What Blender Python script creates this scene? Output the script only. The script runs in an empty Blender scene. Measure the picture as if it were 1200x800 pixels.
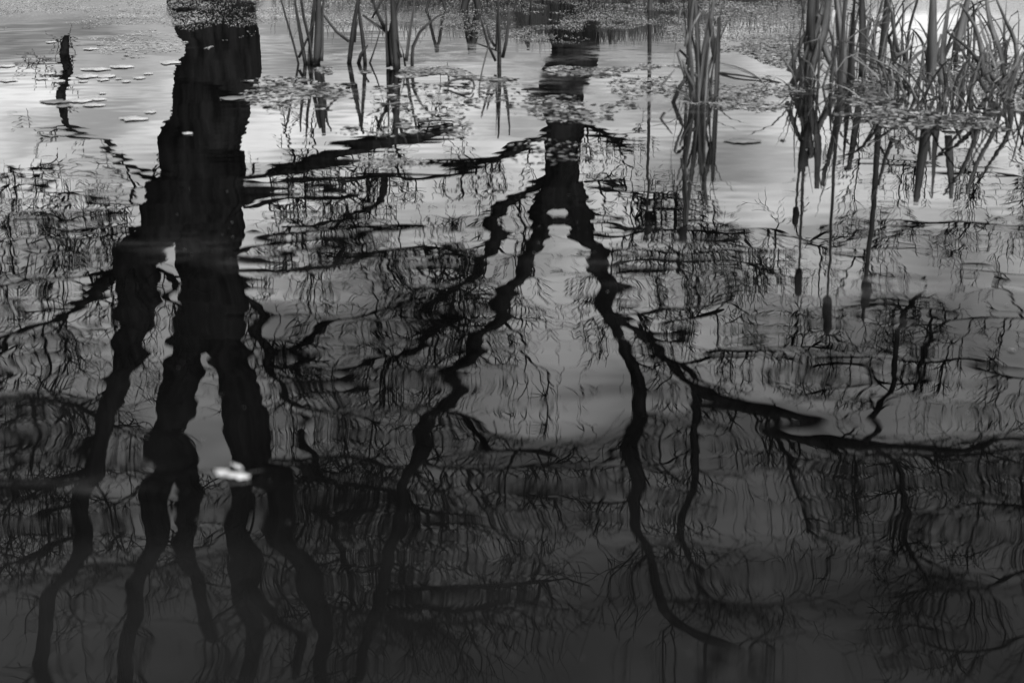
import bpy, math, random
import numpy as np
from mathutils import Vector, Matrix, noise
PI = math.pi
sc = bpy.context.scene
C = sc.collection

# ------------------------------------------------------------------ camera
FPX, H, PITCH = 1800.0, 1.5, math.radians(18)
cam_d = bpy.data.cameras.new('camera'); cam = bpy.data.objects.new('camera', cam_d); C.objects.link(cam)
cam_d.sensor_width = 36; cam_d.lens = 36*FPX/1200
cam_d.clip_start = .05; cam_d.clip_end = 3000
cam.location = (0, 0, H); cam.rotation_euler = (PI/2-PITCH, 0, 0)
cam_d.dof.use_dof = True; cam_d.dof.focus_distance = 19; cam_d.dof.aperture_fstop = 2.6
sc.camera = cam

# ------------------------------------------------------------------ sky, sun, exposure
SUN_EL, SUN_AZ = math.radians(48), math.radians(150)      # azimuth from +Y, clockwise from above
w = bpy.data.worlds.new('World'); sc.world = w; w.use_nodes = True
nt = w.node_tree; N, L = nt.nodes, nt.links
bg = N['Background']; bg.inputs['Strength'].default_value = .1
sky = N.new('ShaderNodeTexSky'); sky.sky_type = 'NISHITA'; sky.sun_disc = False
sky.sun_elevation = SUN_EL; sky.sun_rotation = SUN_AZ; sky.air_density = 1.2; sky.dust_density = 3.0; sky.ozone_density = 1
bw = N.new('ShaderNodeRGBToBW'); L.new(sky.outputs[0], bw.inputs[0])
tc = N.new('ShaderNodeTexCoord'); sep = N.new('ShaderNodeSeparateXYZ'); L.new(tc.outputs['Generated'], sep.inputs[0])
def mth(nodes, links, op, a, b=None, c=None, clamp=False):
    n = nodes.new('ShaderNodeMath'); n.operation = op; n.use_clamp = clamp
    for i, v in enumerate((a, b, c)):
        if v is None: continue
        if isinstance(v, (int, float)): n.inputs[i].default_value = v
        else: links.new(v, n.inputs[i])
    return n.outputs[0]
def wm(*a, **k): return mth(N, L, *a, **k)
SKY_GAIN = 3.25
zz = wm('ADD', wm('MAXIMUM', sep.outputs[2], 0.0), .16)
cx_ = wm('DIVIDE', sep.outputs[0], zz); cy_ = wm('DIVIDE', sep.outputs[1], zz)
comb = N.new('ShaderNodeCombineXYZ'); L.new(cx_, comb.inputs[0]); L.new(cy_, comb.inputs[1])
def wnoise(scale, off, det=3, rough=.5):
    mp = N.new('ShaderNodeMapping'); mp.inputs['Location'].default_value = off; L.new(comb.outputs[0], mp.inputs[0])
    n = N.new('ShaderNodeTexNoise'); n.inputs['Scale'].default_value = scale; n.inputs['Detail'].default_value = det
    n.inputs['Roughness'].default_value = rough; L.new(mp.outputs[0], n.inputs[0]); return n.outputs[0]
def wramp(x, a, b, lo, hi):
    r = N.new('ShaderNodeMapRange'); r.interpolation_type = 'SMOOTHSTEP'; L.new(x, r.inputs[0])
    for i, v in enumerate((a, b, lo, hi)): r.inputs[i+1].default_value = v
    return r.outputs[0]
# overcast: a dull horizon, a bright break in the cloud above it, heavier cloud overhead, all broken up by cloud noise
c1 = wramp(wnoise(3.6, (3.1, 1.7, 0), 4, .5), .28, .72, .52, 1.55)
c2 = wnoise(.9, (9.1, 4.7, 0), 2, .5)
zc = wm('ADD', sep.outputs[2], wm('MULTIPLY', wm('SUBTRACT', c2, .5), .22))
zl = wm('ADD', zc, wm('MULTIPLY', sep.outputs[0], .06))
band = wm('MULTIPLY', wramp(zl, .09, .19, .36, 1.0), wramp(zc, .19, .52, 1.0, .30))
lum = wm('MULTIPLY', wm('MULTIPLY', bw.outputs[0], c1), wm('MULTIPLY', band, SKY_GAIN))
L.new(lum, bg.inputs['Color'])
sd = bpy.data.lights.new('sun', 'SUN'); sd.energy = 1.25; sd.angle = math.radians(12)
sun = bpy.data.objects.new('sun', sd); C.objects.link(sun)
dvec = Vector((math.sin(SUN_AZ)*math.cos(SUN_EL), math.cos(SUN_AZ)*math.cos(SUN_EL), math.sin(SUN_EL)))
sun.rotation_euler = dvec.to_track_quat('Z', 'Y').to_euler(); sun.location = (0, 0, 30)
sc.view_settings.view_transform = 'Standard'; sc.view_settings.look = 'None'
sc.view_settings.exposure = 0.45; sc.view_settings.gamma = 1
sc.cycles.max_bounces = 6; sc.cycles.use_denoising = True

# ------------------------------------------------------------------ pixel (1200x800) -> place
sP, cP = math.sin(PITCH), math.cos(PITCH)
def ray(px, py):
    a, b = (px-600)/FPX, (400-py)/FPX
    return a, cP+b*sP, -sP+b*cP
def on_water(px, py):
    dx, dy, dz = ray(px, py); t = H/(-dz); return Vector((dx*t, dy*t, 0))
def mirrored(px, py, Y):                       # a point whose reflection in the pond stands there, at the distance Y
    dx, dy, dz = ray(px, py); t = Y/dy; return Vector((dx*t, Y, -(H+dz*t)))
def direct(px, py, Y):
    dx, dy, dz = ray(px, py); t = Y/dy; return Vector((dx*t, Y, H+dz*t))

# ------------------------------------------------------------------ object helpers
class MB:
    def __init__(s): s.v = []; s.f = []; s.n = 0
    def add(s, v, f):
        s.v.append(np.asarray(v, dtype=np.float64)); s.f += [tuple(i+s.n for i in q) for q in f]; s.n += len(v)
    def tube(s, pts, rad, n=6, jit=0.0, cap=True, seed=0):
        P = np.asarray([tuple(p) for p in pts]); k = len(P)
        T = np.gradient(P, axis=0); T /= np.linalg.norm(T, axis=1)[:, None]+1e-12
        ref = np.array((0.0, 1.0, 0.0)) if abs(T[0][1]) < .8 else np.array((1.0, 0, 0))
        A = np.zeros_like(P); a = ref
        for i in range(k):
            a = a - T[i]*a.dot(T[i]); l = np.linalg.norm(a)
            if l < 1e-6: a = np.array((1.0, 0, 0)); a = a - T[i]*a.dot(T[i]); l = np.linalg.norm(a)
            a = a/l; A[i] = a
        B = np.cross(T, A)
        th = np.arange(n)*2*PI/n
        R = np.asarray(rad, dtype=float)[:, None]*np.ones(n)[None, :]
        if jit:
            rg = np.random.RandomState(seed); per = 1+jit*rg.randn(n)*.6
            R = R*per[None, :]*(1+jit*rg.randn(k, n)*.45)
        V = P[:, None, :]+R[:, :, None]*(np.cos(th)[None, :, None]*A[:, None, :]+np.sin(th)[None, :, None]*B[:, None, :])
        f = []
        for i in range(k-1):
            for j in range(n):
                j2 = (j+1) % n
                f.append((i*n+j, i*n+j2, (i+1)*n+j2, (i+1)*n+j))
        if cap and n > 2:
            f.append(tuple(range(n-1, -1, -1))); f.append(tuple((k-1)*n+j for j in range(n)))
        s.add(V.reshape(-1, 3), f)
    def build(s, name, mat, parent=None, smooth=True, loc=None):
        me = bpy.data.meshes.new(name)
        V = np.concatenate(s.v) if s.v else np.zeros((0, 3))
        if parent is not None: V = V-np.array(parent_world(parent))
        elif loc is not None: V = V-np.array(loc)
        me.from_pydata(V.tolist(), [], s.f); me.update()
        if smooth: me.polygons.foreach_set('use_smooth', [True]*len(me.polygons))
        me.materials.append(mat)
        o = bpy.data.objects.new(name, me); C.objects.link(o)
        if parent is not None: o.parent = parent
        elif loc is not None: o.location = loc
        return o
def parent_world(p):
    v = Vector(p.location)
    while p.parent: p = p.parent; v += p.location
    return v
def tag(o, label=None, cat=None, group=None, kind=None):
    if label: o['label'] = label
    if cat: o['category'] = cat
    if group: o['group'] = group
    if kind: o['kind'] = kind
    return o
def empty(name, loc, label, cat, group=None):
    o = bpy.data.objects.new(name, None); C.objects.link(o); o.location = loc; o.empty_display_size = .2
    return tag(o, label, cat, group)

# ------------------------------------------------------------------ materials (the photograph is black and white)
def mat(name, lo, hi, scale=8, rough=.8, stretch=(1, 1, 1), bump=0.0, det=5, spec=.3):
    m = bpy.data.materials.new(name); m.use_nodes = True; n, l = m.node_tree.nodes, m.node_tree.links
    b = n['Principled BSDF']; b.inputs['Roughness'].default_value = rough; b.inputs['Specular IOR Level'].default_value = spec
    t = n.new('ShaderNodeTexCoord'); mp = n.new('ShaderNodeMapping'); mp.inputs['Scale'].default_value = stretch
    l.new(t.outputs['Object'], mp.inputs[0])
    no = n.new('ShaderNodeTexNoise'); no.inputs['Scale'].default_value = scale; no.inputs['Detail'].default_value = det
    l.new(mp.outputs[0], no.inputs[0])
    r = n.new('ShaderNodeValToRGB'); l.new(no.outputs[0], r.inputs[0])
    r.color_ramp.elements[0].position = .32; r.color_ramp.elements[1].position = .68
    r.color_ramp.elements[0].color = (lo, lo, lo, 1); r.color_ramp.elements[1].color = (hi, hi, hi, 1)
    l.new(r.outputs[0], b.inputs['Base Color'])
    if bump:
        bp = n.new('ShaderNodeBump'); bp.inputs['Distance'].default_value = bump; l.new(no.outputs[0], bp.inputs['Height']); l.new(bp.outputs[0], b.inputs['Normal'])
    return m
M_bark = mat('bark', .005, .032, 9, .95, (1.2, 1.2, .25), .03, spec=.1)
M_twig = mat('twig_bark', .008, .02, 20, .9, spec=.1)
M_reed = mat('dry_reed', .05, .20, 14, .6, (1, 1, .12))
M_reed_pale = mat('pale_reed', .14, .36, 14, .6, (1, 1, .12))
M_reed_dark = mat('wet_reed', .02, .07, 14, .6, (1, 1, .12))
M_head = mat('seed_head_felt', .02, .05, 60, 1, bump=.004)
M_weed_light = mat('duckweed_pale', .22, .60, 3, .6)
M_weed_mid = mat('duckweed_grey', .10, .32, 3, .7)
M_weed_dark = mat('rotten_leaf', .015, .05, 3, .7)
M_leaf = mat('pale_leaf', .42, .75, 25, .55, bump=.002)
M_stick = mat('wet_stick', .03, .08, 25, .8)
M_soil = mat('soil', .03, .10, 4, .95, bump=.05)
M_grass = mat('dry_grass', .04, .13, 6, .9)

def water_mat():
    m = bpy.data.materials.new('pond_water'); m.use_nodes = True; n, l = m.node_tree.nodes, m.node_tree.links
    b = n['Principled BSDF']; b.inputs['IOR'].default_value = 1.333; b.inputs['Specular IOR Level'].default_value = .5
    def mm(*a, **k): return mth(n, l, *a, **k)
    g = n.new('ShaderNodeTexCoord')
    def nz(scale, st=(1, 1, 1), loc=(0, 0, 0), det=0, rough=.5, dist=0.0, rot=0):
        mp = n.new('ShaderNodeMapping'); mp.inputs['Scale'].default_value = st; mp.inputs['Location'].default_value = loc
        mp.inputs['Rotation'].default_value = (0, 0, rot); l.new(g.outputs['Object'], mp.inputs[0])
        t = n.new('ShaderNodeTexNoise'); t.inputs['Scale'].default_value = scale; t.inputs['Detail'].default_value = det
        t.inputs['Roughness'].default_value = rough; t.inputs['Distortion'].default_value = dist; l.new(mp.outputs[0], t.inputs[0]); return t.outputs[0]
    def ramp(x, a, bb, lo=0.0, hi=1.0):
        r = n.new('ShaderNodeMapRange'); r.interpolation_type = 'SMOOTHSTEP'; l.new(x, r.inputs[0])
        for i, v in enumerate((a, bb, lo, hi)): r.inputs[i+1].default_value = v
        return r.outputs[0]
    # murky water: faint silt showing, a painted haze at near left, and a thin film of pollen in drifting patches
    sp = n.new('ShaderNodeSeparateXYZ'); l.new(g.outputs['Object'], sp.inputs[0])
    near = ramp(mm('ADD', sp.outputs[1], mm('MULTIPLY', sp.outputs[0], .45)), 1.8, 4.0, .018, 0.0)  # hazy foreground veil painted into the water colour, palest at near left
    silt = nz(.9, (.8, 1.2, 1), (4, 2, 0), 4, .6)
    film = mm('MULTIPLY', ramp(nz(.7, (.6, 1.2, 1), (7.3, 1.1, 0), 6, .68), .57, .72), ramp(nz(16, (.4, 1.4, 1), det=3), .3, .7, .35, 1))
    # scum between the floating litter, in the reedy part of the pond
    zone = mm('MULTIPLY', mm('MULTIPLY', ramp(sp.outputs[1], 8.2, 9.6), ramp(sp.outputs[1], 12.6, 11.6)), ramp(sp.outputs[0], -1.7, -1.3))
    scum = mm('MULTIPLY', mm('MULTIPLY', zone, ramp(nz(1.5, (.8, 1.1, 1), (2.3, 5.1, 0), 5, .7), .42, .60)), ramp(nz(9, (.6, 1.0, 1), (1, 2, 0), 4, .7), .35, .62, .12, 1))
    col = mm('ADD', mm('ADD', ramp(silt, .3, .75, .001, .005), mm('MULTIPLY', near, ramp(nz(1.6, (1, 1, 1), (4, 2, 3), 4, .6), .3, .7, .3, 1.0))), mm('MULTIPLY', film, .05))
    col = mm('ADD', col, mm('MULTIPLY', scum, .08))
    cc = n.new('ShaderNodeCombineColor')
    for i in range(3): l.new(col, cc.inputs[i])
    l.new(cc.outputs[0], b.inputs['Base Color'])
    l.new(mm('ADD', mm('MULTIPLY', film, .06), mm('MULTIPLY', scum, .18)), b.inputs['Roughness'])
    # ripples, in metres of height
    h = mm('MULTIPLY', mm('SUBTRACT', nz(1.25, (1, 1, 1), (1.3, .4, 0), 0, rot=.3), .5), WAVE[0])
    h = mm('ADD', h, mm('MULTIPLY', mm('SUBTRACT', nz(3.3, (.85, 1.0, 1), (2.2, 8, 0), 0, rot=-.2), .5), WAVE[1]))
    h = mm('MULTIPLY', h, ramp(sp.outputs[1], 4.4, 9.0, 1.0, .26))
    h = mm('MULTIPLY', h, mm('SUBTRACT', 1.0, mm('MULTIPLY', ramp(sp.outputs[0], .3, 1.1, 0.0, .68), ramp(sp.outputs[1], 3.9, 4.7))))
    h = mm('ADD', h, mm('MULTIPLY', mm('SUBTRACT', nz(9, (.6, 1.1, 1), (5, 3, 0), 0, rot=.1), .5), WAVE[2]))
    # catspaw: a breeze ruffles the far water in patches
    far = ramp(mm('ADD', sp.outputs[1], mm('MULTIPLY', mm('SUBTRACT', nz(.35, (1, 1, 1), (0, 5, 0), 2), .5), 6)), 13.0, 15.0)
    h = mm('ADD', h, mm('MULTIPLY', mm('MULTIPLY', mm('SUBTRACT', nz(26, (.6, 1.2, 1), det=2), .5), far), WAVE[3]))
    bp = n.new('ShaderNodeBump'); bp.inputs['Strength'].default_value = 1; bp.inputs['Distance'].default_value = 1
    l.new(h, bp.inputs['Height']); l.new(bp.outputs[0], b.inputs['Normal'])
    return m
WAVE = (.0086, .0035, .00034, .0020)
M_water = water_mat()

# ------------------------------------------------------------------ pond, ground
def ground_h(x, y):
    n = noise.noise(Vector((x*.15, y*.15, 0)))*1.2
    spit = 0.55*math.exp(-((x-.7)/2.4)**2*1.0-((y-18.0)/1.1)**2) + .42*math.exp(-((x+3.1)/.9)**2-((y-17.2)/.9)**2)
    rise = max(0.0, min(1.0, (y+3*n-30)/9)); rise = rise*rise*(3-2*rise)
    side = max(0.0, min(1.0, (abs(x-0)+3*n-17)/6)); near = max(0.0, min(1.0, (1.3-y-.3*n)/1.5))
    r = max(rise, side, near)
    return -.45+r*(.85+.25*n)+spit*1.25
def grid_obj(name, xs, ys, fz, m):
    v = [(x, y, fz(x, y)) for y in ys for x in xs]; nx = len(xs)
    f = [(j*nx+i, j*nx+i+1, (j+1)*nx+i+1, (j+1)*nx+i) for j in range(len(ys)-1) for i in range(nx-1)]
    b = MB(); b.add(v, f); return b.build(name, m)
xs = [-1500, -400, -120, -60]+[-34+.5*i for i in range(137)]+[60, 120, 400, 1500]
ys = [-600, -120, -30]+[-8+.45*i for i in range(120)]+[60, 90, 200, 600, 2500]
tag(grid_obj('ground', xs, ys, ground_h, M_soil), kind='structure')
wxs = [-40+8*i for i in range(11)]; wys = [-4+8*i for i in range(7)]
tag(grid_obj('water', wxs, wys, lambda x, y: 0.0, M_water), kind='structure')

# ------------------------------------------------------------------ trees
DEN = 1.95
def smooth_path(pts, step):
    """Catmull-Rom through (Vector, radius) pairs."""
    out = []; n = len(pts)
    for i in range(n-1):
        p0 = pts[max(i-1, 0)]; p1 = pts[i]; p2 = pts[i+1]; p3 = pts[min(i+2, n-1)]
        k = max(1, int((p2[0]-p1[0]).length/step))
        for j in range(k):
            t = j/k; t2 = t*t; t3 = t2*t
            q = .5*((2*p1[0])+(p2[0]-p0[0])*t+(2*p0[0]-5*p1[0]+4*p2[0]-p3[0])*t2+(3*p1[0]-p0[0]-3*p2[0]+p3[0])*t3)
            out.append((q, p1[1]*(1-t)+p2[1]*t))
    out.append(pts[-1]); return out
def limb_path(tr, Y0, Y1):
    """tr: (px, py, width) along the limb; depth runs from Y0 to Y1."""
    n = len(tr); pts = []
    for i, (x, y, wd) in enumerate(tr):
        Y = Y0+(Y1-Y0)*(i/(n-1))**.8
        p = mirrored(x, y, Y); pts.append((p, (wd*(1.0 if wd > 16 else 1.15)+.5)/2*Y/FPX/.985))
    return pts
def grow(mb, rg, p, d, length, r, level, maxlev, up=.25):
    k = max(4, min(8, int(length/.09))); pts = [p]; rs = [r]; dirs = [d]; q = Vector(p); d = Vector(d)
    for i in range(k):
        d = d+Vector((rg.gauss(0, .20), rg.gauss(0, .20), rg.gauss(0, .17)+up*.20)); d.normalize()
        q = q+d*(length/k); pts.append(Vector(q)); dirs.append(Vector(d)); rs.append(r*(1-.5*(i+1)/k))
    mb.tube(pts, rs, 4 if level == 0 else 3, cap=False)
    mb.cnt = getattr(mb, 'cnt', 0)+1
    if level >= maxlev: return
    nch = rg.choice((3, 4, 5)) if level == 0 else rg.choice((2, 3, 4))
    for c in range(nch):
        i = rg.randint(1, k-1) if c else k-1
        ax = Vector((rg.gauss(0, 1), rg.gauss(0, 1), rg.gauss(0, 1))).cross(dirs[i])
        if ax.length < 1e-3: continue
        ax.normalize(); ang = rg.uniform(.35, .95)
        nd = Matrix.Rotation(ang, 3, ax) @ dirs[i]
        nd.z += .12
        grow(mb, rg, pts[i], nd.normalized(), length*rg.uniform(.45, .78), max(rs[i]*.7, .0052), level+1, maxlev, up)
def add_limb(tree, name, tr, Y0, Y1, den=6.0, tl=.9, seed=1, maxlev=2, jit=.06, sides=8, bark=None, tr0=.0165, start=.12, up=.25):
    pts = smooth_path(limb_path(tr, Y0, Y1), .12)
    rg = random.Random(seed)
    P, R = [], []
    for i, (p, r) in enumerate(pts):
        s = .35*r+.006
        nv = noise.noise_vector(p*2.3+Vector((seed, 0, 0)))
        P.append(p+Vector((nv.x, nv.y, nv.z))*s*(0 if i == 0 else 1)); R.append(r*(1+.10*noise.noise(p*3.1)))
    R[-1] *= .6
    b = MB(); b.tube(P, R, sides, jit, seed=seed)
    o = b.build(name, bark or M_bark, tree)
    if den > 0:
        tb = MB(); Ltot = sum((P[i+1]-P[i]).length for i in range(len(P)-1)); n = int(Ltot*den*DEN); tb.cnt = 0
        for _ in range(n):
            i = rg.randint(int(len(P)*start), len(P)-1); i = min(i, len(P)-2)
            t = (P[i+1]-P[i]).normalized(); s = Vector((rg.gauss(0, 1), rg.gauss(0, .8), rg.gauss(0, .9)+.35)); s -= t*s.dot(t)
            if s.length < .1: continue
            d = (s.normalized()+t*rg.uniform(.1, 1.1)).normalized()
            ln = tl*rg.uniform(.45, 1.35); grow(tb, rg, P[i]+s.normalized()*R[i]*.5, d, ln, min(tr0*rg.uniform(.6, 1.3)*(.5+.5*ln), R[i]*.7), 0, maxlev, up)
        if tb.n:
            tw = tb.build('twig_spray', M_twig, o)
            if tb.cnt > 1: tw['kind'] = 'stuff'
    return o

D1, D2 = 16.5, 16.9
base1 = mirrored(258, -14, D1); base1.z = -.12
T1 = empty('willow_tree', base1, 'huge dark many-limbed bare tree, the thicker of the two trunks mirrored in the pond', 'tree')
def centre(e): return [((a+b)/2, y, b-a) for y, a, b in e]
add_limb(T1, 'trunk', [(259, -40, 116), (259, -14, 102)]+centre([(0, 207, 308), (33, 212, 304), (70, 210, 300), (100, 207, 295), (130, 205, 292), (160, 198, 289), (200, 186, 285), (235, 185, 283), (267, 200, 282), (300, 204, 282), (333, 203, 281), (365, 203, 279), (395, 222, 272)]), D1, D1, den=0, jit=.05, sides=18, seed=2)
add_limb(T1, 'limb', [(228, 196, 60), (205, 226, 62), (185, 262, 50)]+centre([(300, 137, 190), (335, 137, 187), (375, 131, 175), (410, 128, 165), (454, 118, 146), (500, 102, 133), (534, 105, 128), (570, 87, 111), (634, 77, 98), (734, 51, 70), (830, 38, 52)]), D1, D1-1.2, den=2.2, seed=3, sides=14, start=.2)
add_limb(T1, 'limb', [(236, 362, 46), (222, 390, 46), (213, 410, 44)]+centre([(440, 184, 235), (480, 181, 225), (534, 172, 208), (570, 168, 200), (634, 162, 187), (709, 143, 164), (820, 122, 142)]), D1, D1+1, den=2, seed=4, sides=14, start=.3)
add_limb(T1, 'limb', [(250, 350, 56), (256, 385, 52), (262, 405, 48)]+centre([(434, 246, 300), (467, 251, 303), (500, 252, 315), (534, 264, 318)])+[(298, 548, 40)]+centre([(580, 304, 344), (634, 332, 363), (699, 366, 398), (760, 380, 401), (830, 376, 392)]), D1, D1-.8, den=2.5, seed=5, sides=14, start=.3)
add_limb(T1, 'limb', [(272, 500, 36), (270, 534, 32), (275, 560, 31), (283, 609, 32), (297, 660, 44), (296, 700, 36), (294, 734, 30), (286, 790, 27), (280, 840, 22)], D1-.2, D1+1.2, den=2.5, seed=6, sides=12)
add_limb(T1, 'limb', [(300, 680, 20), (325, 710, 17), (348, 738, 15), (362, 765, 14), (352, 815, 11)], D1+.5, D1, den=3, seed=7)
add_limb(T1, 'limb', [(205, 520, 26), (213, 570, 24), (215, 610, 30), (222, 650, 26), (238, 700, 22), (232, 780, 16)], D1+.4, D1+2, den=3, seed=8)
# side branches
BR = [  # trace, start depth, end depth, density, twig length, seed
 ([(152, 326, 16), (120, 348, 13), (80, 375, 11), (40, 395, 11), (0, 412, 10), (-60, 440, 8)], 16.3, 14.6, 5, .8, 11),
 ([(140, 330, 9), (100, 337, 6), (60, 333, 5), (0, 332, 4), (-50, 325, 3)], 16.3, 17.5, 6, .8, 12),
 ([(185, 320, 8), (205, 345, 6), (215, 372, 5)], 16.2, 15.5, 5, .5, 13),
 ([(110, 526, 12), (60, 543, 11), (0, 552, 9), (-50, 560, 7)], 15.9, 14.5, 6, .8, 14),
 ([(108, 540, 11), (50, 562, 9), (0, 580, 7), (-40, 600, 5)], 15.9, 17, 6, .8, 15),
 ([(95, 590, 9), (45, 617, 8), (0, 642, 6)], 15.8, 17.5, 5, .7, 16),
 ([(280, 219, 21), (310, 212, 20), (345, 198, 19), (380, 184, 18), (420, 172, 16), (460, 163, 13), (500, 154, 11), (530, 149, 7)], 16.5, 15.2, 3.0, .5, 17),
 ([(198, 222, 9), (165, 198, 7), (140, 183, 6), (110, 160, 5), (80, 150, 5), (76, 128, 9), (71, 105, 9), (80, 84, 9), (74, 60, 9), (76, 42, 6)], 16.5, 15.2, 2.2, .34, 18),
 ([(280, 307, 13), (300, 296, 12), (330, 293, 9), (370, 296, 8), (420, 292, 7), (470, 296, 6), (520, 286, 4)], 16.5, 17.5, 6.5, .75, 19),
 ([(277, 328, 15), (293, 350, 14), (308, 385, 12), (320, 420, 11), (330, 455, 9), (350, 480, 8), (400, 482, 7), (450, 500, 5)], 16.5, 17.5, 7, .8, 20),
 ([(318, 412, 9), (345, 418, 8), (372, 400, 10), (400, 388, 8), (440, 372, 7), (500, 366, 5)], 16.9, 18, 6, .8, 21),
 ([(318, 532, 13), (345, 540, 9), (378, 540, 9), (420, 538, 8), (460, 545, 7), (500, 560, 5)], 16.1, 17.4, 8, .8, 22),
 ([(352, 560, 10), (380, 588, 9), (425, 602, 10), (460, 610, 7), (520, 628, 5)], 16.0, 18, 8, .8, 23),
 ([(345, 500, 8), (366, 530, 7), (372, 570, 7), (395, 598, 7), (412, 636, 7), (425, 680, 6), (450, 710, 4)], 17.2, 18.4, 7, .8, 24),
 ([(184, 268, 7), (140, 262, 5), (90, 268, 4), (40, 280, 3), (0, 276, 2.5)], 16.4, 18, 7, .7, 25),
 ([(180, 240, 7), (120, 232, 5), (70, 222, 4), (30, 214, 3), (5, 205, 2)], 16.4, 15, 6, .6, 26),
 ([(283, 236, 7), (330, 229, 7), (370, 221, 7), (410, 211, 7), (452, 204, 7), (448, 225, 8), (440, 244, 7), (412, 258, 7), (380, 268, 6), (330, 275, 5)], 16.6, 16.9, 6, .5, 27),
 ([(214, 640, 8), (170, 655, 7), (120, 650, 5), (60, 670, 4)], 17, 18.5, 6, .9, 28),
 ([(110, 500, 7), (60, 480, 6), (20, 470, 5), (-30, 455, 4)], 16, 18.5, 8, .9, 29),
 ([(385, 690, 9), (430, 700, 7), (480, 712, 6), (560, 720, 4)], 16, 18, 8, .9, 30),
]
for tr, a, b_, den, tl, sd_ in BR:
    add_limb(T1, 'branch', tr, a, b_, den=den, tl=tl, seed=sd_)

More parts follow.
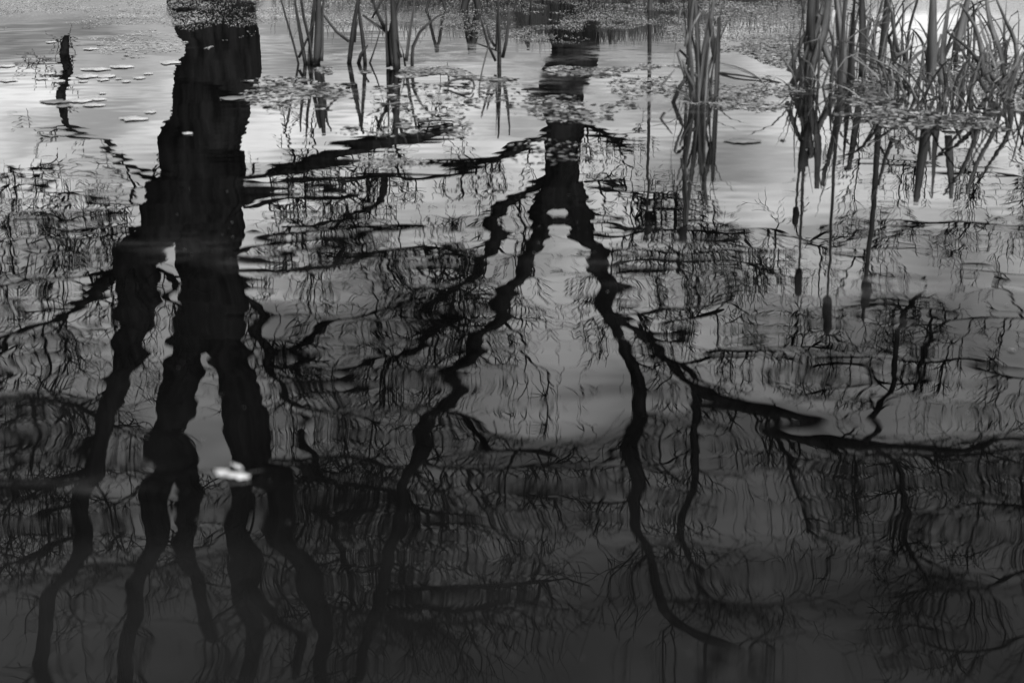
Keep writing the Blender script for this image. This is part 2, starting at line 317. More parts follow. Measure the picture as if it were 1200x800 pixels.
base2 = mirrored(672, 0, D2); base2.z = -.1
T2 = empty('forked_tree', base2, 'slimmer bare tree whose mirrored trunk forks into three long wavy limbs', 'tree')
add_limb(T2, 'trunk', [(672, -40, 84), (673, -5, 66), (674, 30, 60)]+centre([(45, 645, 701), (75, 641, 697), (105, 637, 688), (130, 641, 688), (160, 641, 684), (190, 640, 680), (215, 636, 683), (235, 632, 684), (246, 640, 680)]), D2, D2, den=0, jit=.05, sides=14, seed=42)
LM = [
 ([(650, 205, 22), (622, 226, 20), (595, 246, 17), (580, 264, 16), (571, 290, 14), (552, 315, 12), (536, 342, 12), (528, 362, 13), (508, 380, 11), (497, 398, 11), (470, 414, 9), (440, 426, 8), (400, 440, 6), (350, 452, 4)], 16.9, 18.2, 6, .8, 43),
 ([(655, 222, 26), (638, 252, 21), (626, 280, 19), (619, 305, 18), (612, 328, 18), (597, 346, 20), (585, 372, 22), (566, 396, 18), (553, 420, 17), (538, 446, 18), (518, 474, 16), (502, 506, 15), (488, 545, 16), (473, 585, 13), (468, 625, 11), (458, 680, 11), (442, 740, 10), (430, 810, 8)], 16.9, 15.6, 3.2, .8, 44),
 ([(670, 225, 34), (677, 252, 30), (688, 280, 24), (702, 308, 22), (712, 335, 21), (718, 362, 20), (725, 392, 17), (731, 425, 16), (735, 460, 17), (739, 500, 15), (742, 534, 15), (746, 574, 14), (755, 620, 14), (763, 660, 13), (768, 705, 12), (776, 740, 12), (802, 768, 10), (840, 798, 8), (880, 820, 6)], 16.9, 16.4, 3.4, .8, 45),
 ([(712, 345, 15), (735, 368, 12), (760, 385, 14), (775, 402, 14), (788, 428, 13), (800, 448, 13), (812, 475, 12), (812, 505, 12), (806, 535, 9), (805, 580, 8), (809, 630, 7), (820, 668, 5), (850, 690, 4), (905, 702, 3)], 16.8, 17.6, 5, .75, 46),
 ([(797, 445, 18), (818, 460, 16), (850, 470, 14), (880, 482, 13), (905, 494, 13), (940, 507, 14), (1000, 519, 13), (1060, 522, 13), (1110, 534, 15), (1145, 528, 13), (1165, 514, 11), (1200, 509, 10), (1260, 500, 7)], 17.2, 16.2, 4.2, .75, 47),
 ([(778, 405, 9), (800, 420, 9), (825, 440, 7), (852, 452, 4)], 16.9, 17.6, 4, .5, 48),
 ([(716, 343, 9), (740, 354, 7), (780, 357, 6), (830, 356, 4), (860, 345, 3)], 16.9, 16.2, 5, .5, 49),
 ([(722, 366, 8), (745, 377, 6), (790, 381, 5), (826, 372, 8), (850, 366, 3)], 16.9, 17.5, 4, .5, 50),
 ([(948, 508, 8), (980, 528, 6), (1015, 545, 6), (1060, 548, 5), (1120, 545, 5), (1200, 541, 4)], 16.8, 18, 5.5, .75, 51),
 ([(1017, 514, 7), (1033, 486, 6), (1046, 452, 5), (1052, 418, 5), (1052, 390, 5), (1062, 366, 6), (1076, 345, 5), (1086, 325, 3)], 16.5, 16.2, 4.5, .42, 52),
 ([(1056, 370, 4), (1046, 356, 4), (1030, 357, 3), (1012, 368, 3), (985, 362, 2)], 16.2, 15.8, 5, .3, 53),
 ([(1047, 460, 4), (1068, 452, 3), (1080, 430, 4), (1088, 405, 4), (1090, 380, 3)], 16.3, 16.8, 6, .4, 54),
 ([(885, 480, 6), (905, 500, 6), (922, 525, 6), (935, 560, 5), (940, 600, 4)], 17, 17.6, 7, .7, 55),
 ([(1030, 523, 6), (1045, 550, 6), (1065, 590, 6), (1080, 640, 5), (1090, 700, 4)], 16.6, 17.4, 8, .8, 56),
 ([(688, 150, 10), (706, 158, 9), (725, 168, 8), (742, 174, 3)], 16.9, 16, 6, .3, 57),
 ([(648, 120, 22), (630, 108, 12), (612, 103, 6)], 16.9, 16.4, 0, .3, 58),
 ([(652, 148, 12), (622, 168, 12), (600, 180, 11), (570, 192, 10), (540, 200, 8), (505, 203, 7), (470, 202, 6), (430, 208, 5), (400, 216, 4), (360, 222, 3)], 16.9, 15.4, 5, .4, 59),
 ([(516, 478, 9), (545, 472, 8), (556, 500, 7), (568, 522, 6), (600, 535, 6), (655, 548, 5)], 16.2, 15, 6, .5, 60),
 ([(690, 225, 7), (720, 227, 5), (755, 230, 4), (790, 240, 3), (840, 236, 2)], 16.9, 18, 8, .55, 61),
 ([(684, 250, 7), (730, 258, 5), (790, 262, 4), (850, 276, 4), (900, 270, 3), (960, 290, 3), (1020, 300, 2)], 16.9, 18.6, 6, .6, 67),
 ([(800, 420, 6), (840, 404, 5), (880, 410, 4), (920, 398, 3), (980, 404, 2)], 17.2, 18.8, 6, .55, 68),
 ([(706, 320, 6), (740, 306, 5), (800, 310, 4), (850, 302, 3), (900, 312, 2)], 16.9, 18.8, 7, .5, 69),
 ([(768, 706, 9), (790, 703, 8), (818, 694, 7), (860, 690, 4), (920, 694, 3)], 16.4, 17.5, 8, .8, 62),
 ([(493, 523, 9), (520, 546, 6), (560, 560, 6), (620, 566, 5), (660, 575, 3)], 16, 17.5, 8, .8, 63),
 ([(460, 690, 6), (500, 680, 5), (560, 690, 5), (640, 690, 4)], 15.8, 18, 9, .9, 64),
 ([(560, 405, 6), (535, 395, 5), (505, 350, 4), (470, 335, 3)], 16.4, 18, 5.5, .7, 65),
 ([(570, 300, 7), (530, 290, 6), (480, 283, 5), (430, 288, 4), (390, 280, 3)], 17, 18.4, 7, .6, 66),
]
for i, (tr, a, b_, den, tl, sd_) in enumerate(LM):
    add_limb(T2, 'limb' if i < 5 else 'branch', tr, a, b_, den=den, tl=tl, seed=sd_, sides=10 if i < 5 else 7)

# the smaller tree off to the right, whose thin top branches come into the picture from that side
D3 = 18.5
b3 = mirrored(1345, -10, D3); b3.z = -.1
T3 = empty('young_alder_tree', b3, 'young bare tree beyond the right edge, its thin branches mirrored in open water', 'tree')
add_limb(T3, 'trunk', [(1345, -30, 34), (1342, 60, 28), (1338, 200, 25), (1330, 330, 22), (1320, 450, 18), (1300, 600, 12), (1290, 720, 7), (1285, 800, 4)], D3, D3, den=1, seed=70, sides=12)
for tr, a, b_, den, tl, sd_ in [
 ([(1338, 250, 8), (1290, 230, 6), (1230, 215, 5), (1180, 205, 4), (1120, 198, 4), (1060, 192, 3), (1000, 189, 2)], 18.5, 17.5, 5, .42, 71),
 ([(1330, 340, 8), (1260, 335, 5), (1200, 329, 3.5), (1160, 321, 3), (1120, 317, 2)], 18.5, 17.8, 1, .3, 72),
 ([(1338, 280, 8), (1280, 275, 6), (1220, 268, 5), (1150, 262, 4), (1090, 265, 4), (1030, 256, 3)], 18.5, 19, 6, .5, 73),
 ([(1310, 560, 8), (1250, 600, 6), (1190, 640, 6), (1140, 690, 5), (1090, 705, 5), (1048, 709, 4)], 18.5, 17.6, 5, .8, 74),
 ([(1310, 540, 8), (1250, 560, 6), (1200, 580, 5), (1130, 590, 4)], 18.5, 19, 8, .8, 75),
 ([(1300, 700, 6), (1200, 752, 5), (1120, 755, 5), (1060, 745, 3)], 18.5, 18, 4, .8, 76),
 ([(1325, 400, 7), (1250, 430, 5), (1180, 440, 4), (1120, 428, 4), (1060, 440, 3), (990, 430, 3), (930, 440, 2)], 18.5, 19.5, 4, .55, 77),
 ([(1325, 380, 7), (1250, 372, 5), (1170, 366, 4), (1110, 372, 4), (1040, 358, 3), (960, 366, 2)], 18.5, 17, 3, .5, 78)]:
    add_limb(T3, 'branch', tr, a, b_, den=den, tl=tl, seed=sd_)

# ------------------------------------------------------------------ reeds
def blade_mesh(mb, pts, width, seed=0, tip=.15, face=None):
    """A long leaf: a shallow V in section, closed behind, tapering to its tip."""
    rg = random.Random(seed); sp = smooth_path([(Vector(p), 1.0) for p in pts], .06); P = [q for q, _ in sp]; k = len(P)
    if k < 3: P = [P[0].lerp(P[-1], t/3) for t in range(4)]; k = 4
    a = face if face is not None else rg.uniform(-.9, .9)
    v, f = [], []
    for i, p in enumerate(P):
        t = i/(k-1); T = (P[min(i+1, k-1)]-P[max(i-1, 0)]).normalized()
        aa = a+.8*t*math.sin(seed); s = Vector((math.cos(aa), math.sin(aa), 0)); s = (s-T*s.dot(T)).normalized(); n_ = T.cross(s)
        wd = width*.5*(1-(1-tip)*max(0, (t-.35)/.65)**1.4)
        v += [p-s*wd, p+n_*wd*.28, p+s*wd, p-n_*wd*.10]
    for i in range(k-1):
        for j in range(4):
            f.append((i*4+j, i*4+(j+1) % 4, (i+1)*4+(j+1) % 4, (i+1)*4+j))
    f += [(3, 2, 1, 0), ((k-1)*4, (k-1)*4+1, (k-1)*4+2, (k-1)*4+3)]
    mb.add([tuple(q) for q in v], f)
def traced_blade(root, tr, Y, wpx, m, seed, dy=0.0, name='leaf_blade'):
    pts = [direct(x, y, Y+dy*(i/(max(1, len(tr)-1)))) for i, (x, y) in enumerate(tr)]
    mb = MB(); blade_mesh(mb, pts, wpx*Y/FPX*1.15, seed, tip=.5); return mb.build(name, m, root)
def fan_clump(root, n, r, hmin, hmax, wlo, whi, mats, seed, lean=.35, bentp=.35, droop=.0, name='leaf_blade', squash=.7):
    rg = random.Random(seed); c = root.location
    for k in range(n):
        a = rg.uniform(0, 2*PI); q = r*math.sqrt(rg.random()); b = Vector((c.x+q*math.cos(a), c.y+q*math.sin(a)*squash, -.06))
        hh = rg.uniform(hmin, hmax); la = rg.uniform(0, 2*PI); ll = lean*rg.random()*hh+droop*hh
        d = Vector((math.cos(la), math.sin(la)*.6, 0)); d = (d+Vector((math.cos(a), math.sin(a), 0))*.7)
        pts = [b, b+d*ll*.2+Vector((0, 0, hh*.5)), b+d*ll*.6+Vector((0, 0, hh*.85))]
        if rg.random() < bentp:
            top = pts[-1]; fl = rg.uniform(.3, .75)*hh; dd = Vector((rg.uniform(-1, 1), rg.uniform(-.5, .5), 0)).normalized()
            pts = pts[:2]+[top, top+dd*fl*.35+Vector((0, 0, -.03)), top+dd*fl*.7+Vector((0, 0, -fl*.75))]
        else: pts.append(b+d*ll*1.2+Vector((0, 0, hh)))
        mb = MB(); blade_mesh(mb, pts, rg.uniform(wlo, whi), rg.randint(0, 9999), tip=.2)
        mb.build(name, mats[rg.choice(range(len(mats)))], root)

def clump_at(px, py, label, group='reed clumps standing in the pond'):
    p = on_water(px, py); return empty('reed_clump', (p.x, p.y, 0), label, 'reeds', group), p.y

kC, YC = clump_at(824, 120, 'slender reed clump standing alone between the forked trunk and the tangled reeds')
for i, (tr, wp, m) in enumerate([
  ([(812, 120), (809, 75), (807, 45), (812, 0), (813, -20)], 8, M_reed), ([(818, 120), (818, 60), (815, 0), (813, -25)], 6, M_reed),
  ([(821, 118), (824, 67), (833, 22), (837, -6)], 6, M_reed), ([(823, 118), (829, 60), (831, 20), (832, -15)], 6, M_reed_dark),
  ([(839, 122), (841, 67), (843, 20)], 8, M_reed_dark), ([(838, 70), (835, 45), (832, 22)], 7, M_reed_dark),
  ([(833, 117), (823, 95), (807, 81)], 5, M_reed_pale), ([(806, 68), (796, 58), (794, 62), (803, 92)], 3.5, M_reed),
  ([(788, 122), (797, 102), (803, 92)], 5, M_reed_dark), ([(803, 55), (806, 42), (813, 28), (821, 15)], 3.5, M_reed_pale),
  ([(799, 26), (803, 42), (808, 62), (811, 90)], 3.5, M_reed), ([(835, 67), (829, 88), (832, 105), (836, 122)], 3.5, M_reed_dark),
  ([(780, 108), (775, 101), (783, 91), (791, 82)], 3, M_reed), ([(826, 120), (815, 100), (803, 96), (788, 119)], 4, M_reed_dark),
  ([(815, 121), (812, 100), (804, 85), (800, 70)], 4, M_reed), ([(828, 121), (826, 90), (827, 50), (822, 10)], 5, M_reed)]):
    traced_blade(kC, tr, YC, wp, m, 100+i, dy=.03*math.sin(i*2.1))
fan_clump(kC, 6, .05, .45, .75, .010, .018, [M_reed, M_reed_dark], 5, lean=.25, bentp=.1)

kA, YA = clump_at(948, 102, 'leaning clump with a broad pale sheath beside the thick bare stalk')
for i, (tr, wp, m) in enumerate([
  ([(929, 99), (938, 82), (948, 58), (962, 28), (972, 0), (978, -22)], 11, M_reed), ([(924, 84), (934, 60), (945, 38), (957, 18)], 5, M_reed),
  ([(957, 18), (961, 20), (950, 60), (945, 100)], 8, M_reed), ([(950, 100), (955, 70), (966, 40), (970, 5), (972, -20)], 9, M_reed),
  ([(962, 45), (968, 62), (976, 80), (985, 104)], 6, M_reed), ([(958, 77), (968, 85), (980, 92), (990, 108)], 5, M_reed_pale),
  ([(951, 0), (950, 22), (952, 60)], 9, M_reed_dark), ([(978, 12), (976, 22), (976, 34)], 5, M_leaf),
  ([(986, 104), (988, 70), (984, 30), (980, 0), (979, -20)], 8, M_reed), ([(997, 96), (998, 60), (1000, 20), (1002, -15)], 9, M_reed_dark),
  ([(1010, 90), (1011, 50), (1010, 0), (1009, -20)], 9, M_reed_dark), ([(946, 104), (943, 90), (944, 78)], 4, M_reed_dark),
  ([(1014, 14), (1022, 5), (1030, 0)], 3, M_reed_dark), ([(943, 16), (942, 8), (950, 3)], 2.5, M_reed_dark),
  ([(952, 106), (948, 80), (955, 40), (957, 0), (957, -15)], 8, M_reed_dark)]):
    traced_blade(kA, tr, YA+(0 if i < 9 else .4), wp, m, 140+i, dy=.04*math.sin(i*1.7))
fan_clump(kA, 14, .15, .25, .5, .010, .022, [M_reed, M_reed_dark, M_reed], 6, lean=.7, bentp=.55)
kA2, YA2 = clump_at(1003, 78, 'dark upright clump half hidden behind the leaning clump with the pale sheath')
fan_clump(kA2, 16, .2, .3, .7, .012, .024, [M_reed_dark, M_reed, M_reed], 7, lean=.7, bentp=.6)
kB, YB = clump_at(1118, 112, 'widest tangle of broken pale reeds around a dark hollow, foremost at the corner')
for i, (tr, wp, m) in enumerate([
  ([(1156, 108), (1137, 75), (1124, 55), (1109, 37)], 5, M_reed_pale), ([(1097, 72), (1103, 58), (1109, 44)], 5, M_reed_pale),
  ([(1094, 112), (1089, 92), (1095, 70), (1103, 40)], 4, M_reed), ([(1046, 92), (1065, 75), (1075, 64), (1098, 49)], 4, M_reed_pale),
  ([(1155, 108), (1172, 99), (1183, 88), (1192, 73)], 4.5, M_reed_pale), ([(1172, 98), (1164, 70), (1152, 40), (1145, 0), (1143, -15)], 6, M_reed),
  ([(1180, 112), (1191, 80), (1190, 50), (1180, 28), (1168, 0)], 5, M_reed), ([(1172, 100), (1158, 85), (1135, 58), (1110, 38)], 6, M_reed),
  ([(1098, 77), (1112, 74), (1137, 75)], 5, M_reed), ([(1130, 120), (1129, 108), (1130, 100)], 4, M_reed_pale),
  ([(1091, 96), (1092, 60), (1093, 20), (1094, -15)], 11, M_reed), ([(1104, 100), (1106, 50), (1111, 10), (1113, -15)], 10, M_reed),
  ([(1120, 60), (1127, 30), (1134, 0), (1137, -15)], 8, M_reed), ([(1152, 90), (1150, 60), (1142, 30), (1125, 5)], 5, M_reed),
  ([(1178, 92), (1172, 60), (1160, 25), (1155, -10)], 6, M_reed), ([(1168, 78), (1176, 72), (1183, 76)], 4, M_reed_pale),
  ([(1050, 66), (1062, 60), (1070, 50), (1066, 42)], 4, M_reed), ([(1041, 45), (1053, 25), (1062, 10), (1080, -5)], 3, M_reed_dark),
  ([(1053, 62), (1048, 40), (1045, 15), (1038, -5)], 5, M_reed), ([(1145, 82), (1150, 72), (1156, 88), (1162, 100)], 7, M_reed_pale)]):
    traced_blade(kB, tr, YB+.12*math.sin(i*2.3), wp, m, 180+i, dy=.08*math.sin(i*1.3))
fan_clump(kB, 66, .5, .15, .5, .008, .022, [M_reed, M_reed, M_reed, M_reed_pale, M_reed_dark], 8, lean=1.5, bentp=.65, squash=.5)
fan_clump(kB, 60, .6, .08, .3, .006, .016, [M_reed, M_reed_pale, M_reed_pale, M_reed_dark], 18, lean=3.0, bentp=.3, squash=.5, name='broken_blade')
fan_clump(kA, 22, .3, .08, .28, .006, .016, [M_reed, M_reed_pale, M_reed_dark], 19, lean=2.5, bentp=.3, name='broken_blade')
fan_clump(kA2, 16, .3, .08, .3, .006, .016, [M_reed, M_reed_pale, M_reed_dark], 20, lean=2.5, bentp=.3, name='broken_blade')
fan_clump(kC, 10, .12, .06, .22, .005, .012, [M_reed, M_reed_pale, M_reed_dark], 21, lean=2.0, bentp=.4, name='broken_blade')
kB2, _ = clump_at(1185, 72, 'dense clump behind the wide tangle, cut by the edge of the picture')
fan_clump(kB2, 38, .45, .25, .62, .010, .024, [M_reed, M_reed, M_reed_dark], 9, lean=1.3, bentp=.6, squash=.5)
kB3, _ = clump_at(1085, 70, 'dark clump between the lone thick stalk and the wide tangle')
fan_clump(kB3, 20, .28, .25, .62, .010, .024, [M_reed_dark, M_reed, M_reed], 10, lean=.9, bentp=.6, squash=.5)

DC = [((360, 75), 'dark clump next to the huge trunk, one stalk bowing out to its own side', [
   ([(350, 76), (345, 55), (335, 20), (327, -8)], 4), ([(350, 68), (358, 50), (368, 25), (372, -6)], 4), ([(358, 76), (352, 40), (346, 5), (345, -8)], 4),
   ([(362, 76), (365, 40), (369, -8)], 5), ([(371, 75), (373, 40), (373, -8)], 8), ([(376, 72), (377, 40), (378, 10), (382, -8)], 5),
   ([(409, 49), (394, 37), (384, 24), (377, 15)], 3), ([(366, 76), (362, 45), (356, 20), (352, -8)], 4)]),
  ((420, 74), 'sparse dark clump of four short stalks between two thicker clumps', [
   ([(409, 76), (412, 50), (417, 15), (421, -8)], 5), ([(415, 50), (417, 34), (420, 20)], 5), ([(428, 76), (425, 45), (421, 15), (419, -8)], 4),
   ([(420, 75), (423, 64), (431, 53)], 4), ([(433, 75), (440, 55), (445, 38), (448, 15)], 2.5)]),
  ((462, 80), 'thickest of the dark clumps along the weed mat, spreading like a candlestick', [
   ([(455, 79), (453, 40), (452, -8)], 6), ([(465, 82), (463, 45), (460, 0), (459, -10)], 8), ([(470, 68), (458, 42), (440, 29), (425, 18)], 5),
   ([(475, 78), (472, 60), (466, 45)], 4), ([(483, 78), (484, 55), (492, 38), (512, 20), (530, 12)], 4), ([(476, 72), (480, 40), (486, 0), (487, -8)], 4),
   ([(490, 40), (497, 33), (506, 24)], 3), ([(459, 78), (457, 40), (466, 10), (472, -8)], 6), ([(452, 36), (440, 10), (436, -8)], 4), ([(436, 22), (441, 12), (450, -3)], 3)]),
  ((585, 80), 'short dark clump with one tall straight stalk, before the speckled bank reflection', [
   ([(585, 82), (585, 50), (584, 15), (583, -6)], 4.5), ([(581, 72), (573, 55), (567, 34), (563, 20)], 3.5), ([(589, 68), (593, 50), (596, 25), (597, 5)], 3.5),
   ([(587, 62), (573, 56), (558, 51)], 2.5), ([(580, 55), (574, 45), (570, 30)], 3), ([(581, 60), (582, 30), (580, 5)], 3)])]
for (bx, by), lab, bl in DC:
    kD, YD = clump_at(bx, by, lab)
    for i, (tr, wp) in enumerate(bl): traced_blade(kD, tr, YD, wp, M_reed_dark, 300+i+bx, dy=.06*math.sin(i*2.2+bx), name='stalk')

# clumps on the far side, bent over so that their folds mirror as V shapes
def bent_reed(px, py, wl, wr, Y, label, wpx=3.5):
    tip = mirrored(px, py, Y); r = empty('bent_reed', (tip.x, Y, 0), label, 'bent reed', 'bent reeds before the far bank')
    for k, (dx, m) in enumerate(((wl, M_reed_dark), (wr, M_reed_dark))):
        mb = MB(); blade_mesh(mb, [tip, tip+Vector((dx*Y/FPX*.4, 0, -(tip.z)*.5)), Vector((tip.x+dx*Y/FPX, Y+.05*k, -.05))], wpx*Y/FPX, 7+k, tip=1, face=0)
        mb.build('leaf_blade', m, r)
bent_reed(512, 61, -13, 12, 14.6, 'bent reed folded to a narrow point, mirrored as a small V beside the candlestick clump')
bent_reed(619, 58, -20, 4, 14.8, 'bent reed whose mirrored V hangs just left of the forked trunk', 3)
bent_reed(715, 55, -8, 5, 15.2, 'thin bent reed mirrored as a short thorn right of the forked trunk', 2.5)
bent_reed(553, 60, -10, 9, 14.7, 'broad dark folded reed mirrored as a wedge beside the short clump', 9)

# cattails
def cattail(bx, by, tx, ty, hl, label, hw=8.0, sw=3.8, m=None, leaf=True):
    """foot at the pixel (bx, by); the mirrored end of its seed head at (tx, ty), hl pixels long."""
    b = on_water(bx, by); Y = b.y; tip = mirrored(tx, ty, Y); hl *= 1.3; hd = mirrored(tx+(bx-tx)*hl/(ty-by), ty-hl, Y)
    root = empty('cattail', (b.x, b.y, 0), label, 'cattail', 'cattails mirrored in the pond'); s = Y/FPX
    bb = Vector((b.x, b.y, -.1)); bow = Vector((.03*math.sin(bx), .02, 0))
    mid = bb.lerp(hd, .5)+bow*.5
    sp = smooth_path([(bb, sw*s*.75), (mid, sw*s*.5), (hd, sw*s*.36)], .1)
    mb = MB(); mb.tube([q for q, _ in sp], [r for _, r in sp], 8); mb.build('stem', m or M_reed_dark, root)
    ax = (tip-hd); mb = MB(); rs = [.5, .86, .97, 1.0, 1.0, .98, .93, .8, .45]
    mb.tube([hd+ax*(i/8*.86) for i in range(9)], [hw*.72*s*q for q in rs], 12, .03, seed=int(bx)); mb.build('seed_head', M_head, root)
    mb = MB(); mb.tube([hd+ax*.85, hd+ax*1.0, hd+ax*1.12], [sw*.3*s, sw*.2*s, .001], 6); mb.build('spike', m or M_reed_dark, root)
    if leaf:
        rg = random.Random(bx)
        for k in range(3):
            L_ = (hd-bb).length*rg.uniform(.45, .8); d = Vector((rg.uniform(-.25, .25), rg.uniform(-.2, .2), 1)).normalized()
            mb = MB(); blade_mesh(mb, [bb, bb+d*L_*.5, bb+d*L_+Vector((rg.uniform(-.1, .1), 0, -.05))], .012, k+bx, tip=.2); mb.build('leaf_blade', M_reed_dark, root)
cattail(985, 108, 969, 398, 40, 'cattail whose mirrored seed head reaches lowest of all')
cattail(1032, 78, 1013, 372, 36, 'cattail on a thick bare stalk standing clear between two reed clumps', sw=7.0, leaf=False)
cattail(943, 100, 936, 356, 34, 'cattail rising out of the leaning clump with the pale sheath', hw=7)
cattail(944, 60, 932, 268, 22, 'cattail behind the leaning clump, its mirrored head crossed by ripples', hw=6)
cattail(761, 12, 757, 277, 24, 'tall thin cattail standing alone right of the forked trunk', hw=7, leaf=False)
cattail(808, 60, 799, 281, 20, 'cattail standing behind the slender lone clump', hw=8)

# ------------------------------------------------------------------ sticks lying in the water
def stick(name, label, tr, wpx, lift=.0, m=None, group=None):
    pts = []
    for x, y, z in tr: p = on_water(x, y); pts.append(Vector((p.x, p.y, z)))
    c = pts[0]; mb = MB(); sp = smooth_path([(p, wpx/2*p.y/FPX) for p in pts], .06)
    mb.tube([q+Vector((0, 0, .004*noise.noise(q*9))) for q, _ in sp], [r*(1+.25*noise.noise(q*11))*(1-.5*i/len(sp)) for i, (q, r) in enumerate(sp)], 7, .08)
    return tag(mb.build(name, m or M_stick, loc=(c.x, c.y, 0)), label, 'stick', group)
stick('dead_stick', 'dark bowed stick floating between the slender clump and the leaning clump', [(842, 86, 0), (862, 90, .012), (885, 93, .01), (915, 97, 0)], 3)
stick('dead_stick', 'bent twig making a low arch over the weed mat, upper side of a diamond shape', [(515, 102, -.01), (530, 98, .02), (552, 98, .03), (556, 105, .0)], 3)
stick('dead_stick', 'bent twig forming the lower side of the diamond shape on the weed mat', [(516, 102, -.01), (530, 108, .0), (550, 113, .01), (555, 106, .02)], 2.6)
stick('dead_stick', 'thin twig poking out of the water just right of the diamond shape', [(563, 122, -.02), (562, 105, .03), (570, 92, .16), (577, 82, .22)], 2)
stick('dead_stick', 'long dark stick added in place of a branch reflection, beside the lowest cattail reflection', [(862, 205, -.012), (890, 203, -.008), (925, 199, -.008), (955, 195, -.015)], 5)  # added stick, imitates the reflection of a dark branch
stick('dead_stick', 'pale looped straw floating across the forked trunk reflection', [(676, 88, 0), (690, 82, .01), (694, 84, .01), (680, 90, 0)], 2, m=M_reed)

# ------------------------------------------------------------------ floating leaves one can count
def leaf_mesh(L_, W_, seed, curl=.25, fold=.15):
    rg = random.Random(seed); b = MB(); nu, nv = 9, 5; v = []
    for i in range(nu):
        t = i/(nu-1); wd = W_*(math.sin(PI*min(1, t*.96+.02))**.75)*(1+.38*rg.uniform(-1, 1))
        for j in range(nv):
            s = j/(nv-1)*2-1
            v.append(((t-.5)*L_, s*wd/2, .0025+(1-s*s)*W_*fold*(.6+.5*rg.random())+(curl*L_*(t-.5)**2 if curl > .2 else -curl*L_*((t-.5)**2-.25))+.001*rg.random()))
    top = len(v); v += [(x*.97, y*.97, z-.0010) for x, y, z in v]; f = []
    for i in range(nu-1):
        for j in range(nv-1):
            a = i*nv+j; f.append((a, a+nv, a+nv+1, a+1)); f.append((top+a, top+a+1, top+a+nv+1, top+a+nv))
    b.add(v, f); return b
def put_leaf(px, py, wpx, label, group=None, hpx=None, name='floating_leaf', rz=0.0, m=None, seed=0, curl=.25, fold=.15, z=0.0):
    p = on_water(px, py); s = p.length/FPX; L_ = wpx*s
    W_ = (hpx*s/math.sin(math.atan2(H, p.y)) if hpx else L_*.55)
    W_ = min(W_, L_*1.3)
    b = leaf_mesh(L_, W_, seed+int(px), curl, fold); o = b.build(name, m or M_leaf); o.location = (p.x, p.y, z+.001); o.rotation_euler = (0, 0, rz)
    return tag(o, label, 'leaf', group)
G1 = 'pale leaves afloat in the grey water'
for k, (x, y, wd, hh, lab) in enumerate([
 (7, 78, 20, 3, 'pale leaf cut by the picture edge, higher of the two there'), (10, 95, 20, 3, 'pale leaf cut by the picture edge, lower of the two there'),
 (60, 50, 12, 2.5, 'small pale leaf beside the upper end of the wriggling dark branch reflection'), (106, 58, 16, 2.5, 'lone pale leaf in the weed speckle right of the wriggling branch reflection'),
 (112, 82, 34, 3, 'long pale leaf lying end to end with another, highest of the white raft'), (143, 79, 28, 3, 'slim pale leaf ending the white raft on the side of the huge trunk'),
 (102, 90, 26, 4, 'pale leaf in the middle row of the white raft'), (125, 90, 20, 4, 'broad pale leaf in the middle row of the white raft, beside its gap'), (121, 94, 14, 3, 'pale leaf tucked under the middle row of the white raft'),
 (58, 87, 13, 3, 'oval pale leaf left of the wriggling branch reflection, alone and higher'), (49, 93, 14, 3, 'oval pale leaf left of the wriggling branch reflection, alone and lower'),
 (69, 96, 14, 3, 'pale leaf just touching the wriggling branch reflection at its kink'), (97, 96, 11, 3, 'small pale leaf under the white raft at its nearer end'),
 (139, 93, 8, 3, 'tiny round pale leaf between the raft and three single leaves'), (148, 96, 11, 3, 'round pale leaf, lowest of three single leaves beyond the raft'),
 (163, 92, 14, 3.5, 'oval pale leaf, broadest of three single leaves beyond the raft'), (174, 87, 11, 3, 'small pale leaf, highest of three single leaves beyond the raft'),
 (120, 110, 9, 3, 'single small pale leaf between the two white rafts'), (200, 74, 24, 4, 'ragged pale leaf touching the edge of the huge trunk reflection'),
 (64, 120, 34, 4, 'long grey pale leaf at the blurred end of the lower raft'), (92, 119, 30, 4, 'pale leaf laid across the wriggling branch reflection in the lower raft'),
 (113, 117, 24, 3, 'slim pale leaf on the upper rim of the lower raft'), (110, 124, 26, 3, 'slim pale leaf on the lower rim of the lower raft'), (76, 125, 20, 3, 'darkened pale leaf under the lower raft'),
 (157, 140, 34, 5, 'wide pale leaf lying below the three single leaves'), (176, 132, 14, 6, 'notched pale leaf perched above the wide pale leaf'),
 (273, 116, 30, 4, 'dull pale leaf lying across the huge trunk reflection'), (220, 157, 12, 3, 'small speckled leaf high on the left half of the huge trunk reflection'),
 (1005, 95, 8, 4, 'bright scrap of leaf caught in the leaning clump'), (870, 166, 44, 6, 'long dull leaf afloat in open water below the slender clump'), (917, 165, 7, 2, 'dark little speck of leaf right of the long dull leaf')]):
    dull = x in (273, 870, 64, 76)
    put_leaf(x, y, wd, lab, G1, hh, rz=.12*math.sin(k*2.3), seed=k, m=M_weed_mid if dull else (M_weed_dark if x == 917 else M_leaf), curl=.05, fold=.04)
for k, (x, y, wd, hh, lab) in enumerate([
 (790, 448, 10, 4, 'dark shred of leaf floating where the forked tree reflection branches twice'), (1185, 411, 9, 3, 'tiny pale speck afloat in the empty water by the edge'),
]):
    put_leaf(x, y, wd, lab, None, hh, rz=.2*math.sin(k*3), seed=40+k, m=M_leaf if k == 2 else M_weed_mid if k == 1 else (M_weed_dark if k == 0 else M_weed_mid), curl=.05, fold=.05)
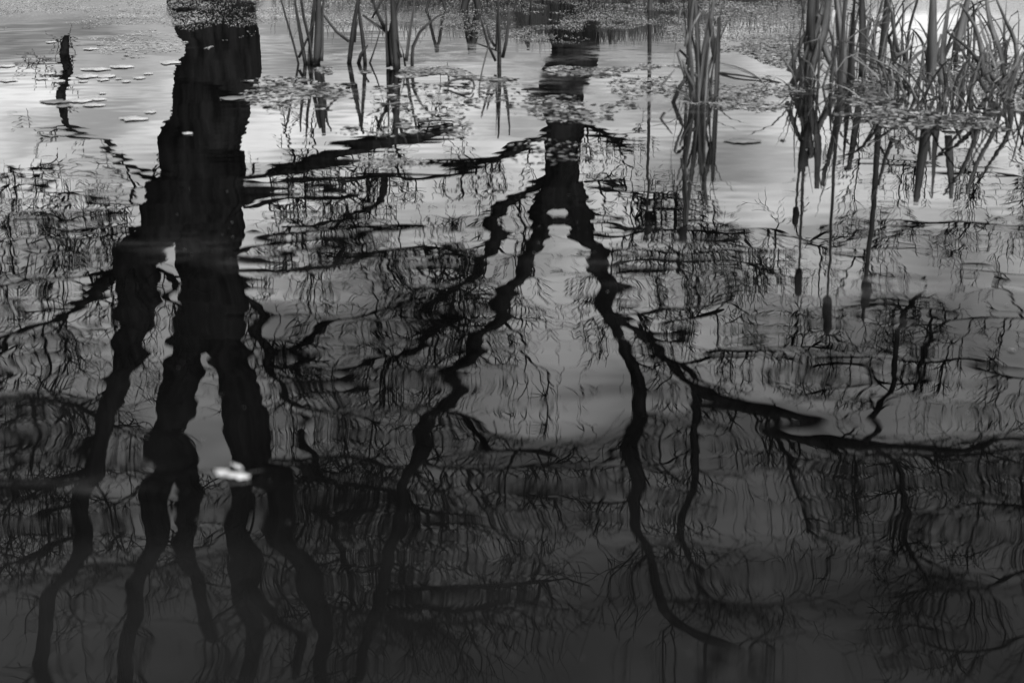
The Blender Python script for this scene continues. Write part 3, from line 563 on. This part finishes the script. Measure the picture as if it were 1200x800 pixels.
# the curled white leaf
pw = on_water(272, 558); cl = empty('curled_leaf', (pw.x, pw.y, 0), 'bright curled white leaf in two lobes on the dark limbs of the huge tree reflection', 'leaf')
for k, (ox, oy, L_, W_, rz, cu) in enumerate([(-.024, .014, .056, .028, -.6, .15), (.016, -.012, .060, .030, -.10, .12), (.006, .040, .036, .013, -.5, .15)]):
    o = leaf_mesh(L_, W_, 70+k, cu, .25).build('lobe', M_leaf); o.parent = cl; o.location = (ox, oy, .004*k); o.rotation_euler = (.15, .1*k, rz)
mb = MB(); mb.tube([pw+Vector((.03, -.01, .008)), pw+Vector((.055, .0, .014)), pw+Vector((.075, .015, .010))], [.0016, .0013, .001], 6); mb.build('stalk', M_stick, cl)

# ------------------------------------------------------------------ duckweed and leaf litter: nobody could count it
def scatter(name, label, cat, zones, mats, seed):
    """zones: (px, py, rx, ry, count, size_lo, size_hi, weights per material)"""
    rg = np.random.RandomState(seed); V, F, MI = [], [], []; n = 0; K = 6
    for (cx, cy, rx, ry, cnt, s0, s1, wt) in zones:
        got = 0; tries = 0
        while got < cnt and tries < cnt*14:
            tries += 1
            u, v_ = rg.uniform(-1, 1), rg.uniform(-1, 1); r2 = u*u+v_*v_
            if r2 > 1: continue
            px, py = cx+u*rx, cy+v_*ry
            if py < -38: continue
            p = on_water(px, py)
            q = noise.noise(Vector((p.x*1.6, p.y*.9, seed)))+.6*noise.noise(Vector((p.x*5, p.y*2.6, 3+seed)))
            if q < -.05+.55*(r2-.35) + rg.uniform(-.12, .12): continue
            got += 1
            s = rg.uniform(s0, s1)*(.7 if rg.rand() < .5 else 1); a0 = rg.uniform(0, 6.28); tl = rg.uniform(-.12, .12, 2); st = rg.uniform(.25, 1.0)
            lift = rg.uniform(.0005, .004)
            base = n
            ring = []
            ca, sa = math.cos(a0), math.sin(a0)
            for k in range(K):
                th = k*2*PI/K; rr = s*.5*rg.uniform(.75, 1.15); lx, ly = rr*math.cos(th), rr*math.sin(th)*st
                ring.append((p.x+lx*ca-ly*sa, p.y+lx*sa+ly*ca, max(.0003, lift+lx*tl[0]+ly*tl[1])))
            V.append((p.x, p.y, lift+.0015+s*.04)); V += ring; n += K+1
            mi = rg.choice(len(wt), p=np.array(wt)/sum(wt))
            for k in range(K): F.append((base, base+1+k, base+1+(k+1) % K)); MI.append(mi)
    me = bpy.data.meshes.new(name); me.from_pydata(V, [], F)
    for m in mats: me.materials.append(m)
    me.polygons.foreach_set('material_index', MI); me.update()
    o = bpy.data.objects.new(name, me); C.objects.link(o); return tag(o, label, cat, kind='stuff')
MM = [M_weed_light, M_weed_mid, M_weed_dark]
scatter('duckweed', 'pale duckweed speckling the water and trunk reflection along the far side', 'duckweed', [
 (90, 0, 190, 40, 8000, .010, .028, (8, 2, 0)), (160, 52, 90, 18, 500, .02, .04, (1, 0, 0)), (255, 18, 70, 30, 1000, .010, .024, (4, 3, 0)),
 (360, 8, 90, 26, 2500, .01, .03, (5, 3, 1)),], MM, 1)
scatter('duckweed', 'grey duckweed band in front of the far bank, around the forked trunk', 'duckweed', [
 (640, 5, 320, 45, 15000, .010, .026, (2, 6, 2)), (680, 34, 110, 18, 1700, .01, .022, (2, 6, 1)), (900, 25, 140, 40, 4500, .012, .03, (3, 5, 1)), (800, 10, 90, 30, 3000, .01, .022, (2, 5, 1)),
], MM, 2)
scatter('leaf_litter', 'raft of rotting leaves and weed in front of the dark reed clumps', 'leaf litter', [
 (430, 84, 130, 10, 1900, .015, .07, (4, 5, 4)), (600, 86, 150, 9, 1300, .015, .07, (2, 6, 4)), (355, 106, 80, 26, 520, .015, .08, (4, 5, 5)), (500, 112, 210, 30, 520, .015, .08, (2, 6, 6)),
 (680, 125, 80, 20, 400, .015, .07, (2, 6, 4)), (480, 150, 120, 16, 160, .02, .07, (2, 5, 5)), (640, 178, 80, 16, 140, .015, .06, (1, 4, 4)),
 (760, 80, 70, 6, 700, .02, .05, (2, 5, 3)), (770, 106, 90, 20, 450, .02, .06, (3, 6, 2)), (500, 190, 90, 8, 250, .01, .03, (2, 2, 1))], MM, 3)
scatter('leaf_litter', 'sodden reed litter spread between and before the tangled reed clumps', 'leaf litter', [
 (910, 62, 90, 22, 2400, .015, .05, (2, 6, 2)), (880, 106, 90, 26, 1100, .012, .05, (2, 7, 3)), (1010, 112, 100, 26, 1100, .012, .06, (1, 6, 6)), (1120, 132, 110, 26, 900, .012, .06, (1, 6, 6)),
 (1070, 80, 140, 24, 2000, .015, .045, (1, 5, 5)), (1190, 110, 60, 30, 1500, .015, .04, (1, 5, 4))], MM, 4)

scatter('floating_specks', 'fine specks of bud scale and seed drifting on the open dark water', 'specks', [
 (600, 560, 620, 250, 200, .002, .005, (0, 3, 5)), (900, 300, 320, 130, 160, .004, .010, (1, 5, 3)), (420, 260, 220, 90, 80, .004, .010, (1, 5, 3))], MM, 5)

# ------------------------------------------------------------------ far bank growth
def grass(name, label, boxes, seed, m, sides=3):
    rg = random.Random(seed); b = MB()
    for (x0, x1, y0, y1, n, h0, h1) in boxes:
        for _ in range(n):
            x, y = rg.uniform(x0, x1), rg.uniform(y0, y1)
            if y1 < 20: x = (x0+x1)/2+(x1-x0)*rg.gauss(0, .24)+.25*math.sin(y*5); y += .35*noise.noise(Vector((x*1.7, 0, 2)))
            z = max(-.05, ground_h(x, y)-.02); hh = rg.uniform(h0, h1)
            lx, ly = rg.gauss(0, .22)*hh, rg.gauss(0, .2)*hh
            b.tube([(x, y, z), (x+lx*.3, y+ly*.3, z+hh*.55), (x+lx, y+ly, z+hh)], [.006, .005, .0015], 3, cap=False)
    return tag(b.build(name, m), label, 'grass', kind='stuff')
grass('bank_grass', 'dark dry grass on the low spit behind the forked trunk', [(-2.0, 3.4, 16.6, 18.6, 5200, .25, .62)], 3, M_grass)
grass('bank_grass', 'dark grass fringing the far shore of the pond', [(-26, 26, 31, 40, 9000, .4, 1.0)], 4, M_grass)
